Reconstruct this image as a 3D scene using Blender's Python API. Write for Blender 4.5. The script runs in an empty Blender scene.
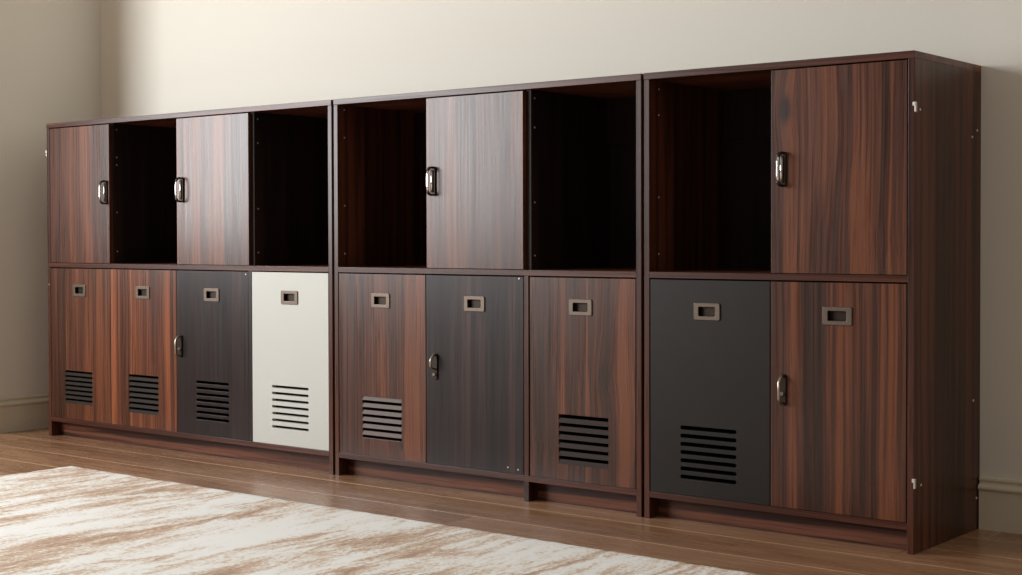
import bpy, bmesh, math, random
from mathutils import Vector, Matrix
random.seed(7)
C = bpy.context.scene.collection
scene = bpy.context.scene

# ------------------------------------------------------------------ camera
YAW, PITCH, ROLL = 0.675355, -0.019445, -0.002492
CAM = Vector((1.590646, -3.647044, 0.822989))
FPX = 1491.913
fw = Vector((-math.sin(YAW) * math.cos(PITCH), math.cos(YAW) * math.cos(PITCH), math.sin(PITCH)))
rt = Vector((math.cos(YAW), math.sin(YAW), 0.0))
up = rt.cross(fw)
r2 = rt * math.cos(ROLL) + up * math.sin(ROLL)
u2 = up * math.cos(ROLL) - rt * math.sin(ROLL)
cd = bpy.data.cameras.new('camera')
cam = bpy.data.objects.new('camera', cd)
C.objects.link(cam)
cd.sensor_fit = 'HORIZONTAL'
cd.sensor_width = 36.0
cd.lens = FPX * 36.0 / 1022.0
cd.shift_y = -21.063 / 1022.0
cd.clip_start = 0.05
cam.matrix_world = Matrix(((r2.x, u2.x, -fw.x, CAM.x), (r2.y, u2.y, -fw.y, CAM.y), (r2.z, u2.z, -fw.z, CAM.z), (0, 0, 0, 1)))
scene.camera = cam

# ------------------------------------------------------------------ light
scene.view_settings.view_transform = 'Standard'
scene.view_settings.look = 'None'
scene.view_settings.exposure = 0.0
scene.view_settings.gamma = 1.0
scene.view_settings.use_curve_mapping = False
w = bpy.data.worlds.new('World')
scene.world = w
w.use_nodes = True
wt = w.node_tree
bg = wt.nodes['Background']
bg.inputs[0].default_value = (1.0, 0.89, 0.77, 1)
# added fill: world light graded brighter from the right, in place of room bounce
wtc = wt.nodes.new('ShaderNodeTexCoord')
wsx = wt.nodes.new('ShaderNodeSeparateXYZ')
wmr = wt.nodes.new('ShaderNodeMapRange')
wmr.inputs['From Min'].default_value = 0.0
wmr.inputs['From Max'].default_value = 1.0
wmr.inputs['To Min'].default_value = 0.13
wmr.inputs['To Max'].default_value = 0.36
wt.links.new(wtc.outputs['Generated'], wsx.inputs[0])
wt.links.new(wsx.outputs[0], wmr.inputs[0])
wmz = wt.nodes.new('ShaderNodeMapRange')                 # added fill from above, in place of bounce off an unbuilt ceiling
wmz.inputs['From Min'].default_value = 0.2
wmz.inputs['From Max'].default_value = 0.9
wmz.inputs['To Min'].default_value = 0.0
wmz.inputs['To Max'].default_value = 0.34
wt.links.new(wsx.outputs[2], wmz.inputs[0])
wad = wt.nodes.new('ShaderNodeMath')
wt.links.new(wmr.outputs[0], wad.inputs[0])
wt.links.new(wmz.outputs[0], wad.inputs[1])
wt.links.new(wad.outputs[0], bg.inputs[1])
WIN = dict(y0=-5.3, y1=-1.4, z0=0.84, z1=3.0)      # window opening at the far left of the room
WALL_X, WALL_Y = -4.05, 0.45
FAR_X, RET_Y = -5.0, -0.14                          # unseen widening to the left, added to spread the window light
ld = bpy.data.lights.new('window_daylight', 'AREA')
ld.shape = 'RECTANGLE'
ld.size = WIN['y1'] - WIN['y0']
ld.size_y = WIN['z1'] - WIN['z0']
ld.energy = 370
ld.color = (0.965, 0.985, 1.0)
lo = bpy.data.objects.new('window_daylight', ld)
C.objects.link(lo)
lo.location = (FAR_X - 0.10, (WIN['y0'] + WIN['y1']) / 2, (WIN['z0'] + WIN['z1']) / 2)
lo.rotation_euler = Matrix(((0, 0, -1), (-1, 0, 0), (0, 1, 0))).to_euler()   # shines along +X, level


# ------------------------------------------------------------------ node helpers
def srgb(r, g, b):
    f = lambda c: (c / 255 / 12.92) if c / 255 <= 0.04045 else ((c / 255 + 0.055) / 1.055) ** 2.4
    return (f(r), f(g), f(b), 1)


def mat(name):
    m = bpy.data.materials.new(name)
    m.use_nodes = True
    nt = m.node_tree
    return m, nt, nt.nodes['Principled BSDF']


def N(nt, t, **kw):
    n = nt.nodes.new(t)
    for k, v in kw.items():
        if k.startswith('i_'):
            n.inputs[k[2:].replace('_', ' ')].default_value = v
        elif isinstance(k, str):
            setattr(n, k, v)
    return n


def ramp(nt, fac, stops):
    r = nt.nodes.new('ShaderNodeValToRGB')
    el = r.color_ramp.elements
    el[0].position, el[0].color = stops[0]
    el[1].position, el[1].color = stops[-1]
    for p, c in stops[1:-1]:
        e = el.new(p)
        e.color = c
    nt.links.new(fac, r.inputs[0])
    return r.outputs[0]


def noise(nt, vec, scale, detail=2, rough=0.5, dist=0.0):
    n = N(nt, 'ShaderNodeTexNoise')
    n.inputs['Scale'].default_value = scale
    n.inputs['Detail'].default_value = detail
    n.inputs['Roughness'].default_value = rough
    n.inputs['Distortion'].default_value = dist
    nt.links.new(vec, n.inputs['Vector'])
    return n.outputs[0]


def mapped(nt, scale, loc=(0, 0, 0), rot=(0, 0, 0), src=None):
    if src is None:
        src = N(nt, 'ShaderNodeTexCoord').outputs['Object']
    m = N(nt, 'ShaderNodeMapping')
    m.inputs['Scale'].default_value = scale
    m.inputs['Location'].default_value = loc
    m.inputs['Rotation'].default_value = rot
    nt.links.new(src, m.inputs['Vector'])
    return m.outputs[0]


def mix(nt, fac, a, b, mode='MIX'):
    m = N(nt, 'ShaderNodeMix', data_type='RGBA', blend_type=mode)
    for sock, v in ((m.inputs[0], fac), (m.inputs[6], a), (m.inputs[7], b)):
        if hasattr(v, 'is_output'):
            nt.links.new(v, sock)
        else:
            sock.default_value = v
    return m.outputs[2]


def math_(nt, op, a, b):
    m = N(nt, 'ShaderNodeMath', operation=op)
    for i, v in enumerate((a, b)):
        if hasattr(v, 'is_output'):
            nt.links.new(v, m.inputs[i])
        else:
            m.inputs[i].default_value = v
    return m.outputs[0]


def wood(name, dark, mid, light, seed, axis='Z', rough=0.29, fig=1.0, spec=0.43, band=9.0, contrast=1.0, knot=None):
    """walnut-look laminate: broad straight bands, fine lines, pores; grain runs along axis"""
    m, nt, bs = mat(name)
    lo_, hi = 0.35, 1.0
    s = {'Z': (1, 1, 0.022), 'X': (0.022, 1, 1), 'Y': (1, 0.022, 1)}[axis]
    off = (seed * 3.17, seed * 1.91, seed * 2.43)
    # gentle wander of the grain
    tc = N(nt, 'ShaderNodeTexCoord').outputs['Object']
    wv = mapped(nt, tuple(c * 3.2 if c == 1 else 1.0 for c in s), off, src=tc)
    wn = N(nt, 'ShaderNodeTexNoise')
    wn.inputs['Scale'].default_value = 1.3
    wn.inputs['Detail'].default_value = 1
    nt.links.new(wv, wn.inputs['Vector'])
    sub = N(nt, 'ShaderNodeVectorMath', operation='SUBTRACT')
    nt.links.new(wn.outputs['Color'], sub.inputs[0])
    sub.inputs[1].default_value = (0.5, 0.5, 0.5)
    sc_ = N(nt, 'ShaderNodeVectorMath', operation='SCALE')
    nt.links.new(sub.outputs[0], sc_.inputs[0])
    sc_.inputs['Scale'].default_value = 0.03 * fig
    add = N(nt, 'ShaderNodeVectorMath', operation='ADD')
    nt.links.new(tc, add.inputs[0])
    nt.links.new(sc_.outputs[0], add.inputs[1])
    v = add.outputs[0]
    kg = None
    if knot:                                                        # a knot the grain bends around: (x, z, size)
        km = mapped(nt, (1 / knot[2], 0, 0.45 / knot[2]), (-knot[0] / knot[2], 0, -0.45 * knot[1] / knot[2]), src=tc)
        ln = N(nt, 'ShaderNodeVectorMath', operation='LENGTH')
        nt.links.new(km, ln.inputs[0])
        kg = math_(nt, 'POWER', 2.718, math_(nt, 'MULTIPLY', math_(nt, 'MULTIPLY', ln.outputs['Value'], ln.outputs['Value']), -1.0))
        kw = math_(nt, 'POWER', 2.718, math_(nt, 'MULTIPLY', math_(nt, 'MULTIPLY', ln.outputs['Value'], ln.outputs['Value']), -0.12))
        cx_ = N(nt, 'ShaderNodeCombineXYZ')
        nt.links.new(math_(nt, 'MULTIPLY', kw, 0.016), cx_.inputs[0])
        ad2 = N(nt, 'ShaderNodeVectorMath', operation='ADD')
        nt.links.new(v, ad2.inputs[0])
        nt.links.new(cx_.outputs[0], ad2.inputs[1])
        v = ad2.outputs[0]
    b1 = noise(nt, mapped(nt, s, off, src=v), band, 2, 0.55)
    b2 = noise(nt, mapped(nt, s, tuple(o + 5 for o in off), src=v), band * 4.2, 3, 0.6)
    s3 = tuple(c if c == 1 else 0.006 for c in s)
    b3 = noise(nt, mapped(nt, s3, off, src=v), 170, 2, 0.6)
    b4 = noise(nt, mapped(nt, s, off, src=tc), 520, 1, 0.5)
    b5 = noise(nt, mapped(nt, s3, tuple(o + 9 for o in off), src=v), 64, 2, 0.6)
    f = math_(nt, 'ADD', math_(nt, 'MULTIPLY', b1, 0.55), math_(nt, 'MULTIPLY', b2, 0.45))
    f = math_(nt, 'ADD', f, math_(nt, 'MULTIPLY', math_(nt, 'SUBTRACT', b3, 0.5), 0.16))
    f = math_(nt, 'ADD', f, math_(nt, 'MULTIPLY', math_(nt, 'SUBTRACT', b5, 0.5), 0.26))
    if kg is not None:
        f = math_(nt, 'SUBTRACT', f, math_(nt, 'MULTIPLY', kg, 0.30))
    w_ = 0.5
    k = 0.13 / contrast
    col = ramp(nt, f, [(w_ - k * 0.75, dark), (w_ + k * 0.05, mid), (w_ + k * 0.85, light), (min(1, w_ + k * 1.9), mid)])
    pore = ramp(nt, b4, [(0.30, (0.62, 0.60, 0.60, 1)), (0.48, (1, 1, 1, 1))])
    col = mix(nt, 0.55, col, pore, 'MULTIPLY')
    nt.links.new(col, bs.inputs['Base Color'])
    rr = ramp(nt, b3, [(0.3, (rough - 0.05,) * 3 + (1,)), (0.7, (rough + 0.07,) * 3 + (1,))])
    nt.links.new(rr, bs.inputs['Roughness'])
    bs.inputs['Specular IOR Level'].default_value = spec
    bp = N(nt, 'ShaderNodeBump')
    bp.inputs['Strength'].default_value = 0.06
    bp.inputs['Distance'].default_value = 0.0005
    nt.links.new(b4, bp.inputs['Height'])
    nt.links.new(bp.outputs[0], bs.inputs['Normal'])
    return m


D_, M_, L_ = srgb(50, 27, 18), srgb(78, 43, 29), srgb(116, 66, 41)
W = {}
for i, nm in enumerate(['a1u', 'a3u', 'b2u', 'c2u', 'a1', 'a2', 'b1', 'b3', 'c2']):
    W[nm] = wood('walnut_' + nm, D_, M_, L_, 3 + i * 1.7, fig=(1.0 if i not in (3, 7) else 1.8),
                 knot={'c2u': (-.155, .17, .014), 'b3': (.085, .015, .013), 'b1': (.09, -.25, .008)}.get(nm))
W['a2'] = wood('walnut_red', srgb(66, 34, 22), srgb(104, 56, 35), srgb(146, 84, 52), 41.3)
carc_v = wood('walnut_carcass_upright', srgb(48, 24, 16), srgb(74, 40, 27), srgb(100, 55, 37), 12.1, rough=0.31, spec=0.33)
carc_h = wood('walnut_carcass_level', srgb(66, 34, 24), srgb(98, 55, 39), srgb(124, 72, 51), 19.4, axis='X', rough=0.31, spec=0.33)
plin = wood('walnut_plinth', srgb(50, 28, 21), srgb(84, 49, 36), srgb(122, 75, 56), 27.4, axis='X', rough=0.42, spec=0.25, band=22)
inner = wood('walnut_interior_shaded', srgb(22, 12, 9), srgb(31, 18, 13), srgb(44, 26, 18), 33.3, rough=0.55, spec=0.3)  # walnut darkened to carry the shade of the open compartments
CH = dict(dark=srgb(27, 20, 20), mid=srgb(40, 28, 27), light=srgb(68, 46, 41))
char_a = wood('charcoal_grain', **CH, seed=51.2, rough=0.33, spec=0.3, contrast=0.8)
char_b = wood('charcoal_grain_brown', **CH, seed=57.9, rough=0.33, spec=0.3, contrast=0.8)


def plain(name, col, rough, metal=0.0, spec=0.5, nscale=60, var=0.06, bump=0.0):
    m, nt, bs = mat(name)
    v = mapped(nt, (1, 1, 1))
    n = noise(nt, v, nscale, 3, 0.6)
    a = tuple(c * (1 - var) for c in col[:3]) + (1,)
    b = tuple(min(1, c * (1 + var)) for c in col[:3]) + (1,)
    nt.links.new(ramp(nt, n, [(0.3, a), (0.7, b)]), bs.inputs['Base Color'])
    bs.inputs['Roughness'].default_value = rough
    bs.inputs['Metallic'].default_value = metal
    bs.inputs['Specular IOR Level'].default_value = spec
    if bump:
        bp = N(nt, 'ShaderNodeBump')
        bp.inputs['Strength'].default_value = bump
        bp.inputs['Distance'].default_value = 0.001
        nt.links.new(n, bp.inputs['Height'])
        nt.links.new(bp.outputs[0], bs.inputs['Normal'])
    return m


char_c = plain('charcoal_plain', srgb(31, 25, 23), 0.42, spec=0.25, nscale=4, var=0.06)
white = plain('white_lacquer', srgb(197, 198, 191), 0.42, spec=0.35, nscale=5, var=0.01)
steel = plain('brushed_bronze_bow', srgb(158, 146, 132), 0.3, 0.9, nscale=90, var=0.08)
bronze = plain('antique_bronze', srgb(100, 88, 78), 0.4, 0.75, nscale=90, var=0.12)
bronze_d = plain('dark_bronze', srgb(50, 42, 37), 0.42, 0.85, nscale=90, var=0.12)
slat_m = plain('louvre_bronze', srgb(52, 40, 34), 0.6, 0.0, 0.12, nscale=60, var=0.06)
slat_d = plain('louvre_dark', srgb(40, 31, 24), 0.6, 0.0, 0.12, nscale=60, var=0.06)
slat_l = plain('louvre_grey', srgb(104, 90, 85), 0.55, 0.0, 0.2, nscale=60, var=0.05)
chrome = plain('chrome', srgb(225, 222, 218), 0.14, 1.0, nscale=40, var=0.02)
black_m = plain('handle_black', srgb(30, 26, 24), 0.35, 0.3, nscale=40, var=0.05)
zinc = plain('zinc_fitting', srgb(215, 210, 200), 0.4, 0.6, nscale=40, var=0.03)
wall_m = plain('wall_paint', srgb(226, 222, 211), 0.75, spec=0.3, nscale=140, var=0.012, bump=0.05)
wall_l = wall_m
base_m = plain('baseboard_paint', srgb(214, 206, 186), 0.5, spec=0.4, nscale=30, var=0.01)


# ------------------------------------------------------------------ mesh helpers
def tag(o, label=None, cat=None, group=None, kind=None):
    for k, v in (('label', label), ('category', cat), ('group', group), ('kind', kind)):
        if v:
            o[k] = v
    return o


def mesh_obj(name, me, mats, parent=None, loc=(0, 0, 0), smooth=False):
    o = bpy.data.objects.new(name, me)
    C.objects.link(o)
    for m in (mats if isinstance(mats, (list, tuple)) else [mats]):
        me.materials.append(m)
    o.parent = parent
    o.location = loc
    if smooth:
        for p in me.polygons:
            p.use_smooth = True
    return o


def obj(name, bm, mats, parent=None, loc=(0, 0, 0), smooth=False):
    me = bpy.data.meshes.new(name)
    bmesh.ops.recalc_face_normals(bm, faces=bm.faces)
    bm.to_mesh(me)
    bm.free()
    return mesh_obj(name, me, mats, parent, loc, smooth)


def add_box(bm, x0, x1, y0, y1, z0, z1, bev=0.0, mi=0):
    b = bmesh.new()
    bmesh.ops.create_cube(b, size=1)
    for v in b.verts:
        v.co = Vector(((x0 + x1) / 2 + v.co.x * (x1 - x0), (y0 + y1) / 2 + v.co.y * (y1 - y0), (z0 + z1) / 2 + v.co.z * (z1 - z0)))
    if bev:
        bmesh.ops.bevel(b, geom=list(b.edges), offset=bev, segments=2, affect='EDGES', profile=0.5)
    join(bm, b, mi)


def join(bm, b, mi=0):
    bmesh.ops.recalc_face_normals(b, faces=b.faces)
    mp = {v: bm.verts.new(v.co) for v in b.verts}
    for f in b.faces:
        try:
            nf = bm.faces.new([mp[v] for v in f.verts])
            nf.material_index = mi
            nf.smooth = f.smooth
        except ValueError:
            pass
    b.free()


def board(name, x0, x1, y0, y1, z0, z1, m, parent, bev=0.0008):
    """a board, its origin at its own middle (coordinates in the parent's frame)"""
    c = ((x0 + x1) / 2, (y0 + y1) / 2, (z0 + z1) / 2)
    bm = bmesh.new()
    add_box(bm, x0 - c[0], x1 - c[0], y0 - c[1], y1 - c[1], z0 - c[2], z1 - c[2], bev)
    return obj(name, bm, m, parent, c)


def rrect(cx, cz, wd, ht, r, seg=4):
    pts = []
    for qx, qz, a0 in ((1, 1, 0), (-1, 1, 90), (-1, -1, 180), (1, -1, 270)):
        for k in range(seg + 1):
            a = math.radians(a0 + 90 * k / seg)
            pts.append((cx + qx * (wd / 2 - r) + r * math.cos(a), cz + qz * (ht / 2 - r) + r * math.sin(a)))
    return pts


def plate_mesh(outlines, y0, y1, bev=0.0):
    """solid plate in the XZ plane between y0 (front) and y1 (back), later outlines are holes"""
    cu = bpy.data.curves.new('outline', 'CURVE')
    cu.dimensions = '2D'
    cu.fill_mode = 'BOTH'
    cu.extrude = (y1 - y0) / 2 - bev
    if bev:
        cu.bevel_depth = bev
        cu.bevel_resolution = 1
        cu.offset = -bev
    for pts in outlines:
        s = cu.splines.new('POLY')
        s.points.add(len(pts) - 1)
        for p, (x, z) in zip(s.points, pts):
            p.co = (x, z, 0, 1)
        s.use_cyclic_u = True
    o = bpy.data.objects.new('outline', cu)
    C.objects.link(o)
    bpy.context.view_layer.update()
    dg = bpy.context.evaluated_depsgraph_get()
    me = bpy.data.meshes.new_from_object(o.evaluated_get(dg))
    bpy.data.objects.remove(o)
    bpy.data.curves.remove(cu)
    ym = (y0 + y1) / 2
    for v in me.vertices:
        x, z, t = v.co
        v.co = (x, ym - t, z)
    me.materials.clear()
    bm = bmesh.new()
    bm.from_mesh(me)
    bpy.data.meshes.remove(me)
    bmesh.ops.remove_doubles(bm, verts=bm.verts, dist=1e-6)
    bmesh.ops.recalc_face_normals(bm, faces=bm.faces)
    for f in bm.faces:
        f.smooth = False
    return bm


def add_sweep(bm, path, hw, ht, seg=8, mi=0, side=Vector((1, 0, 0))):
    """sweep an oval section (hw sideways, ht outwards) along a path in the YZ plane"""
    path = [Vector(p) for p in path]
    rings = []
    for i, p in enumerate(path):
        t = (path[min(i + 1, len(path) - 1)] - path[max(i - 1, 0)]).normalized()
        n = t.cross(side).normalized()
        ring = []
        for k in range(seg):
            a = 2 * math.pi * (k + 0.5) / seg
            ca, sa = math.cos(a), math.sin(a)
            q = 0.6
            sx = math.copysign(abs(ca) ** q, ca) * hw
            sn = math.copysign(abs(sa) ** q, sa) * ht
            ring.append(bm.verts.new(p + side * sx + n * sn))
        rings.append(ring)
    for a, b in zip(rings, rings[1:]):
        for k in range(seg):
            f = bm.faces.new((a[k], a[(k + 1) % seg], b[(k + 1) % seg], b[k]))
            f.material_index = mi
            f.smooth = True
    for r in (rings[0], rings[-1]):
        f = bm.faces.new(r)
        f.material_index = mi


def add_disc(bm, c, axis, r, h, seg=14, mi=0, dome=0.0):
    """short cylinder (screw head, pin) whose base centre is c"""
    b = bmesh.new()
    bmesh.ops.create_cone(b, cap_ends=True, segments=seg, radius1=r, radius2=r * (1 - dome), depth=h)
    q = Vector((0, 0, 1)).rotation_difference(Vector(axis))
    for v in b.verts:
        v.co = Vector(c) + q @ (v.co + Vector((0, 0, h / 2)))
    join(bm, b, mi)


# ------------------------------------------------------------------ the room
def struct(name, bm, m, loc=(0, 0, 0), smooth=False):
    return tag(obj(name, bm, m, None, loc, smooth), kind='structure')


bm = bmesh.new()
add_box(bm, WALL_X - 0.2, 3.2, WALL_Y, WALL_Y + 0.15, 0, 3.3)
struct('wall_back', bm, wall_m)
bm = bmesh.new()
add_box(bm, WALL_X - 0.12, WALL_X, RET_Y, WALL_Y, 0, 3.3)
add_box(bm, FAR_X, WALL_X - 0.12, RET_Y, RET_Y + 0.15, 0, 3.3)  # unseen return wall, added; its position shapes the window light's edge
struct('wall_left', bm, wall_l)
bm = bmesh.new()
X0, X1 = FAR_X - 0.2, FAR_X
add_box(bm, X0, X1, WIN['y1'], RET_Y + 0.15, 0, 3.3)
add_box(bm, X0, X1, -8.2, WIN['y0'], 0, 3.3)
add_box(bm, X0, X1, WIN['y0'], WIN['y1'], 0, WIN['z0'])
add_box(bm, X0, X1, WIN['y0'], WIN['y1'], WIN['z1'], 3.3)
struct('wall_far_left', bm, wall_l)  # unseen wall, set back to even out the window light

prof = [(0, 0), (.015, 0), (.015, .108), (.017, .111), (.021, .1135), (.0225, .118), (.021, .123), (.015, .1265), (.0105, .129),
        (.009, .134), (.0115, .137), (.0135, .140), (.0125, .145), (.008, .147), (0, .147)]


def skirting(name, axis, a0, a1, at):
    bm = bmesh.new()
    ends = []
    for s in (a0, a1):
        if axis == 'X':
            ends.append([bm.verts.new((s, at - t, z)) for t, z in prof])
        else:
            ends.append([bm.verts.new((at + t, s, z)) for t, z in prof])
    n = len(prof)
    for k in range(n):
        bm.faces.new((ends[0][k], ends[0][(k + 1) % n], ends[1][(k + 1) % n], ends[1][k]))
    bm.faces.new(ends[0])
    bm.faces.new(ends[1])
    struct(name, bm, base_m)


skirting('baseboard_back', 'X', 0.003, 3.2, WALL_Y)
skirting('baseboard_left', 'Y', RET_Y, WALL_Y, WALL_X)

# floor: real boards with eased edges, tone varies board by board
fm, nt, bs = mat('oiled_floor_boards')
at = N(nt, 'ShaderNodeAttribute', attribute_name='board_tone')
tc = N(nt, 'ShaderNodeTexCoord').outputs['Object']
sh = N(nt, 'ShaderNodeVectorMath', operation='SCALE')
nt.links.new(at.outputs['Vector'], sh.inputs[0])
sh.inputs['Scale'].default_value = 17.0
av = N(nt, 'ShaderNodeVectorMath', operation='ADD')
nt.links.new(tc, av.inputs[0])
nt.links.new(sh.outputs[0], av.inputs[1])
g1 = noise(nt, mapped(nt, (0.10, 1, 1), src=av.outputs[0]), 26, 4, 0.6, 0.6)
g2 = noise(nt, mapped(nt, (0.25, 1, 1), src=av.outputs[0]), 6, 2, 0.5)
g3 = noise(nt, mapped(nt, (0.03, 1, 1), src=av.outputs[0]), 240, 2, 0.6)
gf = math_(nt, 'ADD', math_(nt, 'MULTIPLY', g1, 0.5), math_(nt, 'MULTIPLY', g2, 0.5))
gf = math_(nt, 'ADD', gf, math_(nt, 'MULTIPLY', math_(nt, 'SUBTRACT', g3, 0.5), 0.15))
gf = math_(nt, 'ADD', gf, math_(nt, 'MULTIPLY', math_(nt, 'SUBTRACT', at.outputs['Fac'], 0.5), 0.10))
col = ramp(nt, gf, [(0.30, srgb(124, 90, 65)), (0.5, srgb(150, 112, 83)), (0.70, srgb(170, 132, 102))])
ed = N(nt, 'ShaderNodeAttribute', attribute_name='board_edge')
col = mix(nt, math_(nt, 'MULTIPLY', ed.outputs['Fac'], 0.4), col, srgb(214, 176, 142))       # paler arrises: seam highlight painted into the colour
nt.links.new(col, bs.inputs['Base Color'])
nt.links.new(ramp(nt, g1, [(0.3, (0.20,) * 3 + (1,)), (0.7, (0.32,) * 3 + (1,))]), bs.inputs['Roughness'])
bp = N(nt, 'ShaderNodeBump')
bp.inputs['Strength'].default_value = 0.12
bp.inputs['Distance'].default_value = 0.001
nt.links.new(g3, bp.inputs['Height'])
nt.links.new(bp.outputs[0], bs.inputs['Normal'])
bm = bmesh.new()
lay = bm.loops.layers.float_color.new('board_tone')
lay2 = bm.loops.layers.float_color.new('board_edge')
PW = 0.2
rows = range(-30, 4)
for r in rows:
    y0 = -0.09 + r * PW
    y1 = min(y0 + PW, WALL_Y)
    if y0 >= WALL_Y:
        continue
    x = FAR_X - 0.1 - random.random() * 1.5
    if r == -2:
        x = -1.24 - 1.9 * 3
    while x < 3.2:
        L = random.choice((1.5, 1.9, 2.2)) if r != -2 else 1.9
        xa, xb = max(x, FAR_X - 0.1), min(x + L, 3.2)
        if xb > xa + 0.02:
            n0 = len(bm.faces)
            add_box(bm, xa + .0004, xb - .0004, y0 + .0004, y1 - .0004, -0.02, 0.0, 0.0024)
            bm.faces.ensure_lookup_table()
            t = random.random()
            for f in bm.faces[n0:]:
                for lp in f.loops:
                    lp[lay] = (t, t, t, 1)
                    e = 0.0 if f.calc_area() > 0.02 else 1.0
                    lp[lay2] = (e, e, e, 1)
        x += L
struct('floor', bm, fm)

# ------------------------------------------------------------------ locker parts
TH = 0.018
PULL_Z = 0.611


def flush_pull(door, x, z, y=0.0):
    fr = plate_mesh([rrect(x, z, .086, .049, .005), rrect(x, z, .054, .026, .0025)], y - .0035, y + .001, 0.0014)
    hw, hh, dp, th = .028, .014, .010, .001
    for (a, b, c, d, e, g) in ((-hw, hw, dp - th, dp, -hh, hh), (-hw, -hw + th, 0.0, dp - th, -hh, hh), (hw - th, hw, 0.0, dp - th, -hh, hh),
                               (-hw + th, hw - th, 0.0, dp - th, hh - th, hh), (-hw + th, hw - th, 0.0, dp - th, -hh, -hh + th)):
        add_box(fr, x + a, x + b, y + c, y + d, z + e, z + g, 0, 1)
    o = obj('flush_pull', fr, [bronze, bronze_d], door)  # pan in darker bronze, recess shade put into its colour
    o['label'] = 'small bronze recessed pull'
    return o


def bow_handle(door, x, z):
    """chunky chrome bow on a bronze back plate (upper doors)"""
    bm = plate_mesh([rrect(x, z, .023, .096, .007)], -.006, 0.0005, .0015)
    h, d = .044, .029
    for s_ in (1, -1):                                              # dark end posts
        add_sweep(bm, [(x, -.004, z + s_ * h), (x, -.012, z + s_ * (h + .001)), (x, -.020, z + s_ * (h - .001)), (x, -.026, z + s_ * (h - .006)), (x, -d + .0005, z + s_ * (h - .011))], .0056, .0034, 10, 2)
    add_sweep(bm, [(x, -d, z + .034), (x, -d - .001, z + .018), (x, -d - .0013, z), (x, -d - .001, z - .018), (x, -d, z - .034)], .0038, .0024, 12, 1)
    add_sweep(bm, [(x, -.0085, z + .036), (x, -.0088, z), (x, -.0085, z - .036)], .0036, .0034, 12, 1)
    add_box(bm, x + .004, x + .011, -.0072, -.005, z - .001, z + .001, 0, 2)
    o = obj('handle', bm, [bronze_d, chrome, black_m], door)
    o['label'] = 'upright chrome bow handle'
    return o


def lock_handle(door, x, z, full=True):
    """slim bronze bow over a dark lock plate (lower doors)"""
    bm = plate_mesh([rrect(x, z, .020, .086, .006)], -.005, 0.0005, .0012)
    t, b_ = z + .040, z - (.036 if full else .008)
    d = .026
    path = [(x, -.003, t), (x, -.012, t - .003), (x, -.021, t - .010), (x, -d, t - .020), (x, -d, (t + b_) / 2), (x, -d, b_ + .012), (x, -.021, b_ + .004), (x, -.010, b_), (x, -.003, b_)]
    add_sweep(bm, path, .0042, .0028, 10, 1)
    kz = z - (.010 if full else .026)
    add_disc(bm, (x, -.005, kz), (0, -1, 0), .0068, .006, 16, 1, 0.3)
    add_box(bm, x - .0008, x + .0008, -.0116, -.0109, kz - .003, kz + .003, 0, 2)
    o = obj('handle', bm, [bronze_d, steel, black_m], door)
    o['label'] = 'slim bronze bow handle above a lock'
    return o


def slot_holes(x0, x1, zt, zb, n, h):
    zs = [zt - h / 2 - k * (zt - zb - h) / (n - 1) for k in range(n)]
    return [rrect((x0 + x1) / 2, z, x1 - x0, h, h * 0.48, 4) for z in zs]


def louvre(door, x0, x1, zt, zb, n, m, top_dark=True, frac=0.56):
    """fixed tilted slats filling a rectangular opening"""
    bm = bmesh.new()
    p = (zt - zb) / n
    for k in range(n):
        a = zt - k * p - (p * (1 - frac) if top_dark else 0.0)       # top of the slat
        b = a - p * frac
        vs = [(-.001, b), (.003, a), (.007, a), (.007, a - .003), (.003, b)]
        L = [[bm.verts.new((x, y, z)) for y, z in vs] for x in (x0, x1)]
        q = len(vs)
        for i in range(q):
            bm.faces.new((L[0][i], L[0][(i + 1) % q], L[1][(i + 1) % q], L[1][i]))
        bm.faces.new(L[0])
        bm.faces.new(L[1])
    o = obj('vent', bm, m, door)
    o['label'] = 'metal louvre vent near the door foot'
    return o


def door(parent, ox, x0, x1, z0, z1, m, holes=(), label=None):
    cx, cz = (x0 + x1) / 2, (z0 + z1) / 2
    out = [[(x0 - cx, z0 - cz), (x1 - cx, z0 - cz), (x1 - cx, z1 - cz), (x0 - cx, z1 - cz)]]
    for h in holes:
        out.append([(px - cx, pz - cz) for px, pz in h])
    o = obj('door', plate_mesh(out, 0.0, TH, .0007), m, parent, (cx - ox, 0.001, cz))
    if label:
        o['label'] = label
    o['_c'] = (cx, cz)
    return o


def rect(x0, x1, zt, zb):
    return [(x0, zb), (x1, zb), (x1, zt), (x0, zt)]


def lower_door(parent, ox, x0, x1, m, px, vent=None, label=None, handle=None, full=True, z0=.081, z1=.7):
    """vent = (kind, x0, x1, ztop, zbottom, n, arg)"""
    holes = [rrect(px, PULL_Z, .0575, .0295, .002)]
    if vent:
        if vent[0] == 'slots':
            holes += slot_holes(*vent[1:6], vent[6])
        else:
            holes.append(rect(*vent[1:5]))
    d = door(parent, ox, x0, x1, z0, z1, m, holes, label)
    cx, cz = d['_c']
    flush_pull(d, px - cx, PULL_Z - cz)
    if vent and vent[0] == 'louvre':
        louvre(d, vent[1] - cx, vent[2] - cx, vent[3] - cz, vent[4] - cz, vent[5], vent[6], vent[7] if len(vent) > 7 else True)
    if handle:
        lock_handle(d, handle[0] - cx, handle[1] - cz, full)
    del d['_c']
    return d


def upper_door(parent, ox, x0, x1, m, hx, label=None):
    d = door(parent, ox, x0, x1, .7235, 1.2785, m, (), label)
    cx, cz = d['_c']
    bow_handle(d, hx - cx, 1.007 - cz)
    del d['_c']
    return d


def screw(parent, c, axis, r=.004, h=.0015, m=zinc):
    bm = bmesh.new()
    add_disc(bm, (0, 0, 0), axis, r, h, 12, 0, 0.3)
    return obj('screw', bm, m, parent, c)


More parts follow.
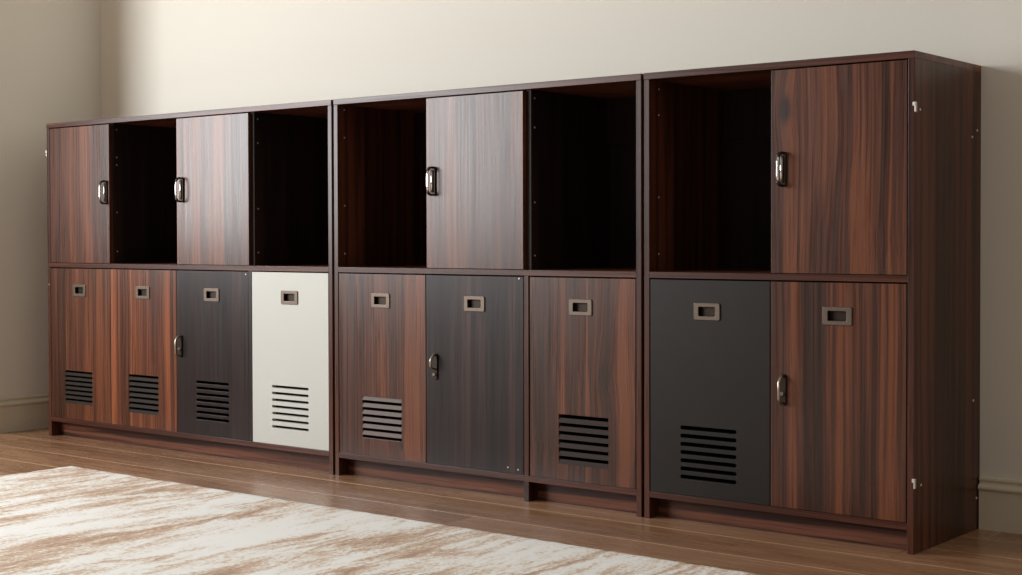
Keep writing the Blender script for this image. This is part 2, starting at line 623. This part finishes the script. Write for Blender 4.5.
def clip(parent, x, z, s):
    """small zinc hinge clip wrapped round the front corner of a side panel; s = outward direction"""
    bm = bmesh.new()
    add_box(bm, min(0, s * .004), max(0, s * .004), -.002, .007, -.013, .013, .001)
    add_box(bm, min(-s * .004, s * .004), max(-s * .004, s * .004), -.0035, -.0003, .003, .013, .0006)
    return obj('hinge_clip', bm, zinc, parent, (x, 0.0, z))


def carcass(label, x0, x1, dividers, shelf_pins, rails, pin_y):
    """open-fronted cabinet box; dividers = list of (x centre, front y, from z, to z)"""
    ox = (x0 + x1) / 2
    root = bpy.data.objects.new('locker_cabinet', None)
    C.objects.link(root)
    root.location = (ox, 0, 0)
    tag(root, label, 'cabinet', 'locker cabinets along the back wall')
    a, b = x0 - ox, x1 - ox
    D = WALL_Y - 0.001
    board('top_panel', a, b, -.0015, D, 1.282, 1.301, carc_h, root)
    board('side_panel', a, a + TH, 0, D, 0, 1.2819, carc_v, root)
    board('side_panel', b - TH, b, 0, D, 0, 1.2819, carc_v, root)
    board('shelf', a + TH, b - TH, 0, D - .008, .704, .722, carc_h, root)
    board('bottom_panel', a + TH, b - TH, 0, D - .008, .062, .080, carc_h, root)
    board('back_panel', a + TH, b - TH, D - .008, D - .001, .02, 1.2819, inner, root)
    seg = [a + TH] + [v for xc, fy, z0, z1 in dividers if z0 == 0 for v in (xc - ox - TH / 2, xc - ox + TH / 2)] + [b - TH]
    for p, q in zip(seg[0::2], seg[1::2]):
        board('plinth', p, q, .045, .061, 0, .062, plin, root)
    for xc, fy, z0, z1 in dividers:
        xc -= ox
        z0 = max(z0, 0)
        if z0 == 0:
            board('divider', xc - TH / 2, xc + TH / 2, fy, .046, 0, .062, carc_v, root)
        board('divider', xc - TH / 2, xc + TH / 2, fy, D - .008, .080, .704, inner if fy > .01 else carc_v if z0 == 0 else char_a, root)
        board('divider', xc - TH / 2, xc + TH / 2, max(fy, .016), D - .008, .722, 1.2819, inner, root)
    for xf, zs in shelf_pins:
        for z in zs:
            bm = bmesh.new()
            add_disc(bm, (0, 0, 0), (1, 0, 0), .0032, .0012, 10, 0, 0.2)
            obj('shelf_pin', bm, zinc, root, (xf - ox, pin_y, z))
    for p, q in rails:
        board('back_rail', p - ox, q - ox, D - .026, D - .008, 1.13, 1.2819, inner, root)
    return root, ox


# ------------------------------------------------------------------ cabinet with four columns
A, ox = carcass('longest walnut locker cabinet, four columns wide, with the only white door',
                -3.806, -2.125, [(-3.388, .020, 1, 1), (-2.971, .020, 1, 1), (-2.550, .0, 1, 1)],
                [(-3.379, (1.258, 1.147, 1.117, .927, .771)), (-2.541, (1.257, 1.17, .93, .77))], [(-3.379, -2.980), (-2.541, -2.143)], .034)
upper_door(A, ox, -3.787, -3.385, W['a1u'], -3.406, 'walnut door with a handle at its right edge')
upper_door(A, ox, -2.964, -2.556, W['a3u'], -2.932, 'walnut door with a handle at its left edge')
lower_door(A, ox, -3.787, -3.383, W['a1'], -3.587, ('louvre', -3.690, -3.506, .280, .146, 7, slat_d), 'dark walnut door with a louvre vent')
lower_door(A, ox, -3.381, -2.972, W['a2'], -3.175, ('louvre', -3.267, -3.083, .287, .137, 7, slat_d), 'reddish walnut door with a louvre vent')
d = lower_door(A, ox, -2.970, -2.560, char_a, -2.764, ('slots', -2.856, -2.671, .286, .139, 7, .0105), 'charcoal door with seven vent slots', (-2.946, .412))
screw(d, (.192, 0, .30), (0, -1, 0), .003)
lower_door(A, ox, -2.540, -2.146, white, -2.341, ('slots', -2.436, -2.247, .294, .140, 7, .0095), 'white door with seven vent slots')
clip(A, -3.806 - ox, 1.177, -1)
screw(A, (-3.797 - ox, 0, .632), (0, -1, 0), .003)

# ------------------------------------------------------------------ cabinet with three columns
B, ox = carcass('middle walnut locker cabinet, three columns wide with a single closed upper door',
                -2.114, -0.842, [(-1.688, .020, 1, 1), (-1.271, .0, 0, 1)],
                [(-2.096, (1.266, 1.17, .934, .768)), (-1.262, (1.256, 1.166, .932, .766))], [(-2.096, -1.697), (-1.262, -.860)], .034)
upper_door(B, ox, -1.686, -1.283, W['b2u'], -1.655, 'walnut door with a handle at its left edge')
lower_door(B, ox, -2.093, -1.692, W['b1'], -1.895, ('louvre', -1.982, -1.801, .284, .142, 6, slat_l, False), 'walnut door with a pale metal louvre vent')
d = lower_door(B, ox, -1.689, -1.283, char_b, -1.481, None, 'charcoal door without a vent', (-1.648, .402), False)
for sx, sz in ((.141, -.291), (.181, -.295), (.187, .304)):
    screw(d, (sx, 0, sz), (0, -1, 0), .003)
lower_door(B, ox, -1.257, -0.863, W['b3'], -1.062, ('louvre', -1.146, -.961, .282, .130, 6, slat_m), 'walnut door with a brown metal louvre vent')

# ------------------------------------------------------------------ cabinet with two columns
K, ox = carcass('narrowest walnut locker cabinet, two columns wide, its right side panel in view',
                -0.832, 0.0, [(-.417, .020, 1, 1)],
                [(-.814, (1.257, 1.181, .94, .773))], [(-.814, -.426)], .051)
upper_door(K, ox, -.415, -.0215, W['c2u'], -.379, 'walnut door with a handle at its left edge')
lower_door(K, ox, -.811, -.419, char_c, -.619, ('slots', -.708, -.524, .281, .128, 7, .0115), 'plain charcoal door with seven vent slots')
lower_door(K, ox, -.416, -.0215, W['c2'], -.216, None, 'walnut door without a vent', (-.377, .404))
for z in (1.156, .184):
    clip(K, -ox, z, 1)
for y, z in ((.034, 1.151), (.385, 1.098), (.421, 1.118), (.046, .175), (.399, .365), (.426, .088)):
    screw(K, (-ox, y, z), (1, 0, 0), .0038)

# ------------------------------------------------------------------ rug
rm, nt, bs = mat('brushed_pattern_rug')
tc = N(nt, 'ShaderNodeTexCoord').outputs['Object']
vv = mapped(nt, (1, 0.22, 1), (3.1, 1.7, 0), (0, 0, math.radians(8)), src=tc)
n1 = noise(nt, vv, 10.5, 6, 0.66, 0.9)
n2 = noise(nt, mapped(nt, (1, 0.32, 1), (8.1, 4.7, 0), (0, 0, math.radians(8)), src=tc), 3.2, 2, 0.5)
n3 = noise(nt, mapped(nt, (1, 0.7, 1), src=tc), 95, 4, 0.75)
n4 = noise(nt, mapped(nt, (1, 0.3, 1), (1, 2, 0), (0, 0, math.radians(8)), src=tc), 34, 4, 0.7, 0.5)
f = math_(nt, 'ADD', math_(nt, 'MULTIPLY', n1, 0.62), math_(nt, 'MULTIPLY', n2, 0.38))
f = math_(nt, 'ADD', f, math_(nt, 'MULTIPLY', math_(nt, 'SUBTRACT', n4, 0.5), 0.24))
f = math_(nt, 'ADD', f, math_(nt, 'MULTIPLY', math_(nt, 'SUBTRACT', n3, 0.5), 0.34))
cream, beige, tan_ = srgb(247, 246, 242), srgb(214, 190, 168), srgb(180, 145, 118)
col = ramp(nt, f, [(0.45, cream), (0.50, srgb(234, 225, 213)), (0.54, beige), (0.62, tan_)])
nt.links.new(col, bs.inputs['Base Color'])
bs.inputs['Roughness'].default_value = 0.95
bs.inputs['Specular IOR Level'].default_value = 0.1
bs.inputs['Sheen Weight'].default_value = 0.15
bp = N(nt, 'ShaderNodeBump')
bp.inputs['Strength'].default_value = 0.7
bp.inputs['Distance'].default_value = 0.004
nt.links.new(noise(nt, tc, 260, 3, 0.7), bp.inputs['Height'])
nt.links.new(bp.outputs[0], bs.inputs['Normal'])
bm = bmesh.new()
RX0, RX1, RY0, RY1, RH = -2.968, 0.9, -2.9, -0.474, 0.012
nx, ny = 193, 120
grid = [[bm.verts.new((RX0 + (RX1 - RX0) * i / nx + random.uniform(-.0012, .0012), RY0 + (RY1 - RY0) * j / ny + random.uniform(-.0012, .0012),
                       RH + random.uniform(-.0012, .0012) - (0.004 if i in (0, nx) or j in (0, ny) else 0))) for j in range(ny + 1)] for i in range(nx + 1)]
for i in range(nx):
    for j in range(ny):
        bm.faces.new((grid[i][j], grid[i + 1][j], grid[i + 1][j + 1], grid[i][j + 1])).smooth = True
rim = [grid[i][0] for i in range(nx)] + [grid[nx][j] for j in range(ny)] + [grid[i][ny] for i in range(nx, 0, -1)] + [grid[0][j] for j in range(ny, 0, -1)]
low = [bm.verts.new((v.co.x, v.co.y, 0.0)) for v in rim]
for k in range(len(rim)):
    q = (k + 1) % len(rim)
    bm.faces.new((rim[k], low[k], low[q], rim[q]))
bm.faces.new(low)
rug = obj('area_rug', bm, rm)
tag(rug, 'large cream rug with brushed tan streaks lying on the wooden floor', 'rug')
